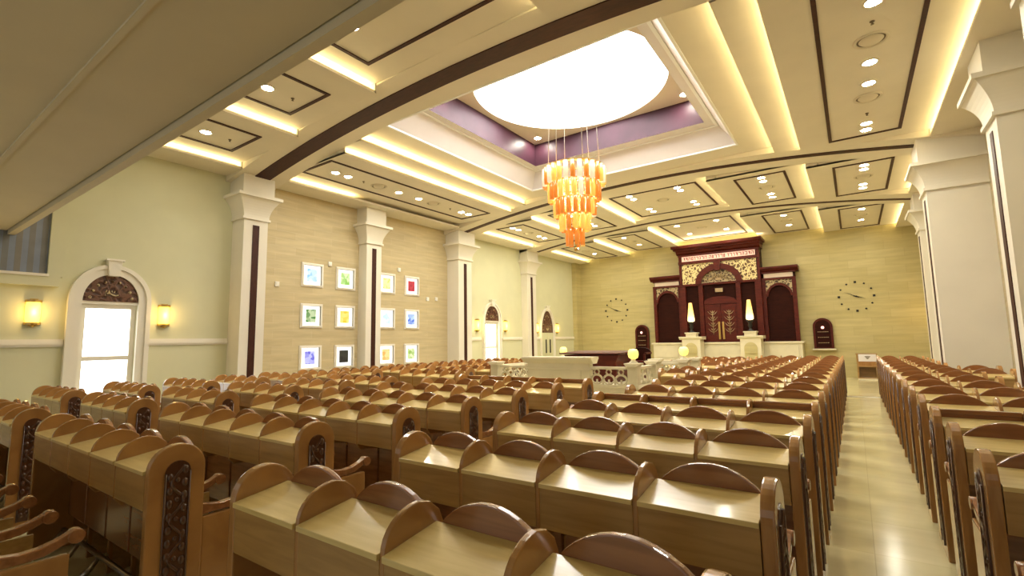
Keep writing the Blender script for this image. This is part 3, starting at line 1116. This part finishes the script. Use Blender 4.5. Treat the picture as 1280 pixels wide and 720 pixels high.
# masonry base
m = MB()
m.box(-3.35, 3.25, .05, .88, 0, 1.52)
m.box(-3.42, 3.32, -.02, .88, 1.50, 1.58)
m.box(-3.42, 3.32, -.06, .88, 0, .3)
for x0, x1 in ((-3.2, -2.1), (-1.2, 1.1), (1.95, 3.1)):
    m.box(x0, x1, .02, .05, .85, 1.38)
m.build('marble_base', 'marble', ark, .006)
m = MB()
m.box(-1.86, 1.80, .25, .88, 1.58, 5.95)
m.build('ark_body', 'mahogdk', ark)
m = MB()
for x0, x1 in ((-1.86, -1.60), (-.98, -.78), (.72, .92), (1.54, 1.80)):
    m.box(x0, x1, .08, .25, 1.58, 4.42)
m.box(-1.86, -1.74, .08, .25, 4.42, 5.95)
m.box(1.68, 1.80, .08, .25, 4.42, 5.95)
m.box(-1.86, 1.80, .06, .25, 4.36, 4.46)
m.box(-1.88, 1.82, .04, .25, 5.46, 5.60)
m.box(-1.88, 1.82, .04, .25, 5.85, 5.95)
m.build('pilasters', 'mahog', ark, .006)
m = MB()
pr = [(.10, 5.95), (-.02, 6.02), (-.05, 6.10), (-.22, 6.22), (-.28, 6.25), (-.28, 6.36), (.86, 6.36), (.86, 5.95)]
m.prism(pr, 'yz', -1.95, 1.86)
m.box(-2.12, 1.98, -.30, .86, 6.25, 6.38)
m.box(-2.04, 1.90, -.18, .86, 6.15, 6.25)
m.build('cornice', 'mahog', ark, .008)
sp = MB().box(-1.7, 1.64, .07, .10, 5.60, 5.85).build('inscription_panel', 'sign', ark)
m = MB()
random.seed(3)
x = -1.6
while x < 1.5:
    wd = random.choice((.07, .09, .11))
    z = 5.65
    h = .15
    kind = random.randrange(5)
    m.box(x, x + wd, .055, .07, z + h - .03, z + h)
    m.box(x + wd - .028, x + wd, .055, .07, z, z + h)
    if kind in (0, 2):
        m.box(x, x + .026, .055, .07, z, z + h * (.95 if kind else .6))
    if kind in (1, 2):
        m.box(x, x + wd, .055, .07, z, z + .028)
    if kind == 4:
        m.box(x + wd / 2 - .012, x + wd / 2 + .012, .055, .07, z + .04, z + h)
    x += wd + (.035 if random.random() > .2 else .1)
m.build('inscription_letters', 'glyph', sp)
spandrel(-1.72, 1.66, 4.46, 5.46, -.03, 4.46, 1.04, .10, .14, .90).build('gilded_fretwork', 'gold', ark)
m = MB()
o_, i_ = arc(-.03, 4.42, 1.06, 0, PI, 28, .94), arc(-.03, 4.42, .80, 0, PI, 28, .66)
for (a, b, c, d) in zip(o_, o_[1:], i_[1:], i_):
    m.prism([a, b, c, d], 'xz', .0, .25)
m.prism([(-.14, 5.02), (.08, 5.02), (.13, 5.46), (-.19, 5.46)], 'xz', -.06, .2)
m.build('arch_ring', 'mahog', ark)
m = MB().prism(i_, 'xz', .16, .22)
ty = m.build('gilded_tympanum', 'golddk', ark)
m = MB()
for k in range(9):
    a = PI * (k + .5) / 9
    m.tube([(-.03 + .22 * math.cos(a), .15, 4.62 + .1 * math.sin(a)), (-.03 + .68 * math.cos(a), .15, 4.46 + .58 * math.sin(a))], [.03, .012], 6)
m.box(-.17, .11, .12, .16, 4.56, 4.62)
for k in range(5):
    m.prism([(-.17 + .056 * k, 4.62), (-.114 + .056 * k, 4.62), (-.142 + .056 * k, 4.74)], 'xz', .12, .16)
m.build('crown', 'giltmetal', ty)
for s in (-1, 1):
    x0, x1 = (-.77, -.035) if s < 0 else (-.025, .71)
    m = MB().box(x0, x1, .16, .25, 1.60, 3.40)
    m.box(x0 + .08, x1 - .08, .145, .16, 1.75, 3.25)
    d = m.build('door', 'mahog', ark, .006)
    xc = (x0 + x1) / 2
    m = MB()
    for k in range(4):
        z = 2.05 + .28 * k
        for sx in (-1, 1):
            m.tube([(xc, .135, z), (xc + sx * .12, .13, z + .06), (xc + sx * .22, .13, z + .18)], [.022, .016, .006], 6)
            m.tube([(xc + sx * .03, .135, z + .1), (xc + sx * .10, .13, z + .20)], [.03, .008], 6)
    m.tube([(xc, .135, 1.95), (xc, .135, 3.1)], .016, 6)
    m.build('gilt_leaf_ornament', 'giltmetal', d)
    MB().box(-.03 + s * .09 - .045, -.03 + s * .09 + .045, .10, .145, 1.72, 2.55).build('door_handle', 'brass', d, .01)
MB().prism([(.71, 3.42), (.71, 3.52)] + arc(-.03, 3.52, .74, 0, PI, 16, .26)[1:] + [(-.77, 3.42)], 'xz', .14, .25).build('door_pediment', 'mahog', ark)
MB().box(-.20, .14, .05, .14, 3.98, 4.16).build('small_crest', 'giltmetal', ark)
# wings
for s in (-1, 1):
    x0, x1 = (-3.30, -1.86) if s < 0 else (1.80, 3.18)
    xc = (x0 + x1) / 2
    hw = (x1 - x0) / 2
    wing = MB().box(x0 + .04, x1 - .04, .38, .88, 1.58, 4.75).build('wing', 'mahogdk', ark)
    m = MB()
    m.box(x0, x0 + .16, .24, .38, 1.58, 4.45)
    m.box(x1 - .16, x1, .24, .38, 1.58, 4.45)
    m.box(x0, x1, .22, .38, 4.38, 4.48)
    m.box(x0, x1, .22, .38, 4.68, 4.76)
    m.prism([(.30, 4.74), (.16, 4.82), (.08, 4.90), (.08, 4.98), (.86, 4.98), (.86, 4.74)], 'yz', x0 - (.12 if s < 0 else 0), x1 + (.12 if s > 0 else 0))
    m.build('wing_frame', 'mahog', wing, .006)
    MB().box(x0 + .10, x1 - .10, .26, .29, 4.48, 4.68).build('wing_inscription', 'signw', wing)
    spandrel(x0 + .16, x1 - .16, 3.55, 4.38, xc, 3.66, hw - .17, .29, .33, .58).build('wing_fretwork', 'golddk', wing)
    m = MB()
    o_, i_ = arc(xc, 3.62, hw - .15, 0, PI, 22, .60), arc(xc, 3.62, hw - .24, 0, PI, 22, .50)
    for (a, b, c, d) in zip(o_, o_[1:], i_[1:], i_):
        m.prism([a, b, c, d], 'xz', .25, .38)
    m.build('wing_arch', 'mahog', wing)
MB().box(-1.95, 1.9, .35, .40, 6.38, 6.42).build('light_strip', 'cove', ark)
lamp('ark_cornice_glow', 'AREA', (AX, 24.9, 6.42), 22, (1, .80, .48), shape='RECTANGLE', size=3.8, size_y=.2).rotation_euler = (PI, 0, 0)

# pedestals with lit vase lamps before the ark
for k, x in enumerate((-6.37, -3.80)):
    y = 24.05
    t = thing('pedestal', 'cream marble pedestal before the ark, %s of the doors' % ('left', 'right')[k], 'pedestal', (x, y, 0), 0, 'marble pedestals before the ark')
    m = MB()
    m.box(-.42, .42, -.25, .45, 0, 1.72)
    m.box(-.50, .50, -.33, .45, 0, .35)
    m.prism([(-.25, 1.72), (-.36, 1.80), (-.36, 1.86), (.45, 1.86), (.45, 1.72)], 'yz', -.53, .53)
    m.build('pedestal_body', 'marble', t, .006)
    m = MB()
    m.box(-.24, .24, -.20, .22, 1.86, 2.0)
    m.box(-.28, .28, -.24, .26, 2.0, 2.06)
    m.build('pedestal_cap', 'marble', t, .006)
    m = MB()
    m.prism([(-.27, .7), (.27, .7), (.27, 1.3)] + arc(0, 1.3, .27, 0, PI, 14)[1:], 'xz', -.27, -.25)
    m.box(-.22, .22, -.33, -.25, 1.08, 1.14)
    m.build('carved_niche', 'stoneF', t)
    q = thing('vase_lamp', 'tall glowing amber vase lamp on the %s marble pedestal' % ('left', 'right')[k], 'lamp', (x, y, 2.06), 0, 'vase lamps before the ark')
    MB().lathe([(.001, 0), (.13, 0), (.12, .04), (.05, .09), (.06, .16), (.10, .26), (.07, .36), (.13, .44), (.17, .50), (.001, .51)], (0, 0, 0), 18).build('lamp_stem', 'black', q)
    MB().lathe([(.08, .51), (.155, .54), (.16, .66), (.125, .95), (.095, 1.25), (.075, 1.42), (.001, 1.43)], (0, 0, 0), 18).build('glass_vase', 'flame', q)


# clocks
def clock(x, z, R, label):
    t = thing('wall_clock', label, 'clock', (x, YF - .001, z), 0, 'dial-less wall clocks')
    for k in range(12):
        a = PI / 2 - 2 * PI * k / 12
        s = .052 if k % 3 == 0 else .038
        c = (R * math.cos(a), R * math.sin(a))
        pts = [(c[0] + s * math.cos(a + b) * 1.2, c[1] + s * math.sin(a + b) * 1.2) for b in (PI / 4, 3 * PI / 4, 5 * PI / 4, 7 * PI / 4)]
        MB().prism(pts, 'xz', -.03, 0).build('hour_mark', 'black', t)
    for a, L, w_ in ((math.radians(154), R * .78, .018), (math.radians(-17), R * .55, .026)):
        d = (math.cos(a), math.sin(a))
        n_ = (-d[1], d[0])
        pts = [(-d[0] * .1 + n_[0] * w_, -d[1] * .1 + n_[1] * w_), (d[0] * L, d[1] * L), (-d[0] * .1 - n_[0] * w_, -d[1] * .1 - n_[1] * w_)]
        MB().prism(pts, 'xz', -.045, -.03).build('clock_hand', 'black', t)
    MB().prism(arc(0, 0, .035, 0, 2 * PI, 12)[:-1], 'xz', -.05, 0).build('clock_hub', 'black', t)


clock(-10.77, 3.40, .64, 'wall clock of separate dark hour marks left of the ark')
clock(.19, 3.46, .62, 'wall clock of separate dark hour marks right of the ark')


def board(x, z0, z1, wd, label):
    t = thing('memorial_board', label, 'memorial board', (x, YF, z0), 0, 'arched memorial boards')
    h = z1 - z0
    r = wd / 2
    MB().prism([(-r, .06), (r, .06), (r, h - r)] + arc(0, h - r, r, 0, PI, 18)[1:], 'xz', -.16, 0).build('board_frame', 'mahog', t, .01)
    q = r - .09
    p = MB().prism([(-q, .12), (q, .12), (q, h - r)] + arc(0, h - r, q, 0, PI, 18)[1:], 'xz', -.18, -.16).build('name_panel', 'mahogdk', t)
    m = MB()
    for k in range(3):
        for i in range(6):
            m.box(-.20 + .07 * i, -.15 + .07 * i, -.19, -.18, .30 + .24 * k, .325 + .24 * k)
    m.build('name_lines', 'giltmetal', p)
    MB().ball((0, -.22, h - .42), .06, 10, 8).build('memorial_bulb', 'redlamp', t)
    m = MB().box(-r - .06, r + .06, -.30, 0, 0, .06)
    m.build('marble_shelf', 'marble', t)


board(-9.32, 1.16, 2.55, .74, 'arched mahogany memorial board with red bulb left of the ark')
board(-1.12, 1.18, 2.58, .74, 'arched mahogany memorial board with red bulb right of the ark')
# cabinet at the end of the aisle
t = thing('book_stand', 'wooden cabinet with open shelf and white notice at the aisle end', 'cabinet', (.33, 24.3, 0))
m = MB()
m.box(-.34, -.28, 0, .5, 0, 1.04)
m.box(.28, .34, 0, .5, 0, 1.04)
m.box(-.28, .28, .46, .5, 0, 1.04)
m.box(-.28, .28, 0, .46, .06, .10)
m.box(-.28, .28, 0, .46, .52, .56)
m.box(-.36, .36, -.02, .52, 1.02, 1.06)
m.build('cabinet_body', 'front', t, .004)
MB().box(-.28, .28, .0, .03, .56, .74).build('drawer_front', 'divider', t, .004)
nt_ = MB().box(-.27, .31, -.03, .0, .74, 1.03).build('white_notice', 'paper', t)
m = MB()
m.box(-.06, .12, -.036, -.03, .92, .95)
m.box(-.03, .09, -.036, -.03, .88, .91)
m.box(0.0, .06, -.036, -.03, .84, .87)
m.build('printed_mark', 'ventdk', nt_)
MB().box(-.34, .34, -.04, .02, 0, .06).build('plinth', 'marble', t)
struct(MB().box(-.45, .5, 17.55, 17.68, 0, .012).build('trim_9', 'white'))  # thin white strip lying flat across the aisle floor


# wall sconces
def sconce(x, y, z, s, label):
    t = thing('wall_sconce', label, 'sconce', (x, y, z), 0 if s > 0 else PI, 'half-round wall sconces')
    MB().box(0, .03, -.06, .06, -.27, .27).build('back_plate', 'brass', t)
    MB().lathe([(.10, -.20), (.115, -.10), (.115, .10), (.10, .20), (.001, .201)], (.0, 0, 0), 12, 0, -PI / 2, PI / 2).build('glass_shade', 'sconce', t)
    for z0, z1 in ((.20, .245), (-.245, -.20)):
        m = MB().lathe([(.001, z0), (.125, z0), (.125, z1), (.001, z1)], (0, 0, 0), 12, 0, -PI / 2, PI / 2, False)
        if z0 < 0:
            m.ball((.05, 0, -.265), .03, 8, 6)
        m.build('metal_cap', 'brass', t)
    lamp('sconce_bulb', 'POINT', (x + s * .20, y, z), 7, (1, .66, .25), shadow_soft_size=.1)


sconce(XL, 2.36, 2.52, 1, 'lit amber sconce at the gallery end, left of the big arched window')
sconce(XL, 4.58, 2.53, 1, 'lit amber sconce right of the big arched window')
sconce(XL, 16.13, 2.50, 1, 'lit sconce left of the small far arched window')
sconce(XL, 18.2, 2.50, 1, 'lit sconce right of the small far arched window')
sconce(XL, 20.92, 2.44, 1, 'lit sconce left of the arched far door')
sconce(XL, 22.98, 2.45, 1, 'lit sconce right of the arched far door')
sconce(XR, 24.6, 2.66, -1, 'lit sconce on the side wall behind the far pillar')
# small white wall boxes
for y, z, lb in ((7.27, 3.51, 'white wall box between first pillar and the stained windows'), (8.94, 4.28, 'white wall box above the two pairs nearest the first pillar'),
                 (11.75, 4.41, 'white wall box above the red stained window'), (13.18, 3.44, 'left white box of the pair past the red window'), (13.65, 3.47, 'right white box of the pair past the red window')):
    o = MB().box(0, .04, -.06, .06, -.07, .07).box(.04, .05, -.035, .035, -.045, .045).build('wall_box', 'plastic', None, .004, (XL, y, z))
    tag(o, lb, 'wall box', 'small white boxes on the stone wall')

# ------------------------------------------------------------------ chandelier
ch = thing('chandelier', 'five-tier amber glass chandelier hanging on cables under the skylight', 'chandelier', (CX + .08, 10.1, 5.86))
TIER = [(.70, 0, .40), (.585, -.39, .38), (.46, -.77, .37), (.32, -1.13, .36), (.18, -1.47, .38)]
random.seed(11)
for R_, z, h in TIER:
    fr = MB()
    fr.lathe([(R_ + .02, z), (R_ + .02, z + .035), (R_ - .05, z + .035), (R_ - .05, z), (R_ + .02, z)], (0, 0, 0), 36, smooth=False)
    for k in range(3):
        a = 2 * PI * k / 3
        fr.tube([(0, 0, z + .02), (R_ * math.cos(a), R_ * math.sin(a), z + .02)], .012, 6)
    tr = fr.build('tier_ring', 'brass', ch)
    n = max(7, int(2 * PI * R_ / .155))
    tubes = [MB().lathe([(.001, z - h), (.055, z - h), (.062, z - h * .5), (.058, z), (.001, z)], (R_, 0, 0), 8).mesh('glass_tube', q) for q in ('amber', 'honey', 'rose')]
    for k in range(n):
        o = bpy.data.objects.new('glass_tube', tubes[random.choice((0, 0, 1, 1, 2))])
        COL.objects.link(o)
        o.parent = tr
        o.rotation_euler = (0, 0, 2 * PI * k / n)
MB().tube([(0, 0, -1.9), (0, 0, .05)], .02, 8).build('centre_stem', 'brass', ch)
MB().ball((0, 0, -1.93), .05, 10, 8).build('finial', 'brass', ch)
m = MB()
for k in range(6):
    a = 2 * PI * (k + .3) / 6
    m.tube([(.62 * math.cos(a), .62 * math.sin(a), .02), (.5 * math.cos(a), .5 * math.sin(a), 3.34)], .008, 5)
m.build('hanging_cables', 'cable', ch)
lamp('chandelier_bulbs', 'POINT', (CX, 10.1, 5.2), 60, (1, .70, .36), shadow_soft_size=.4)
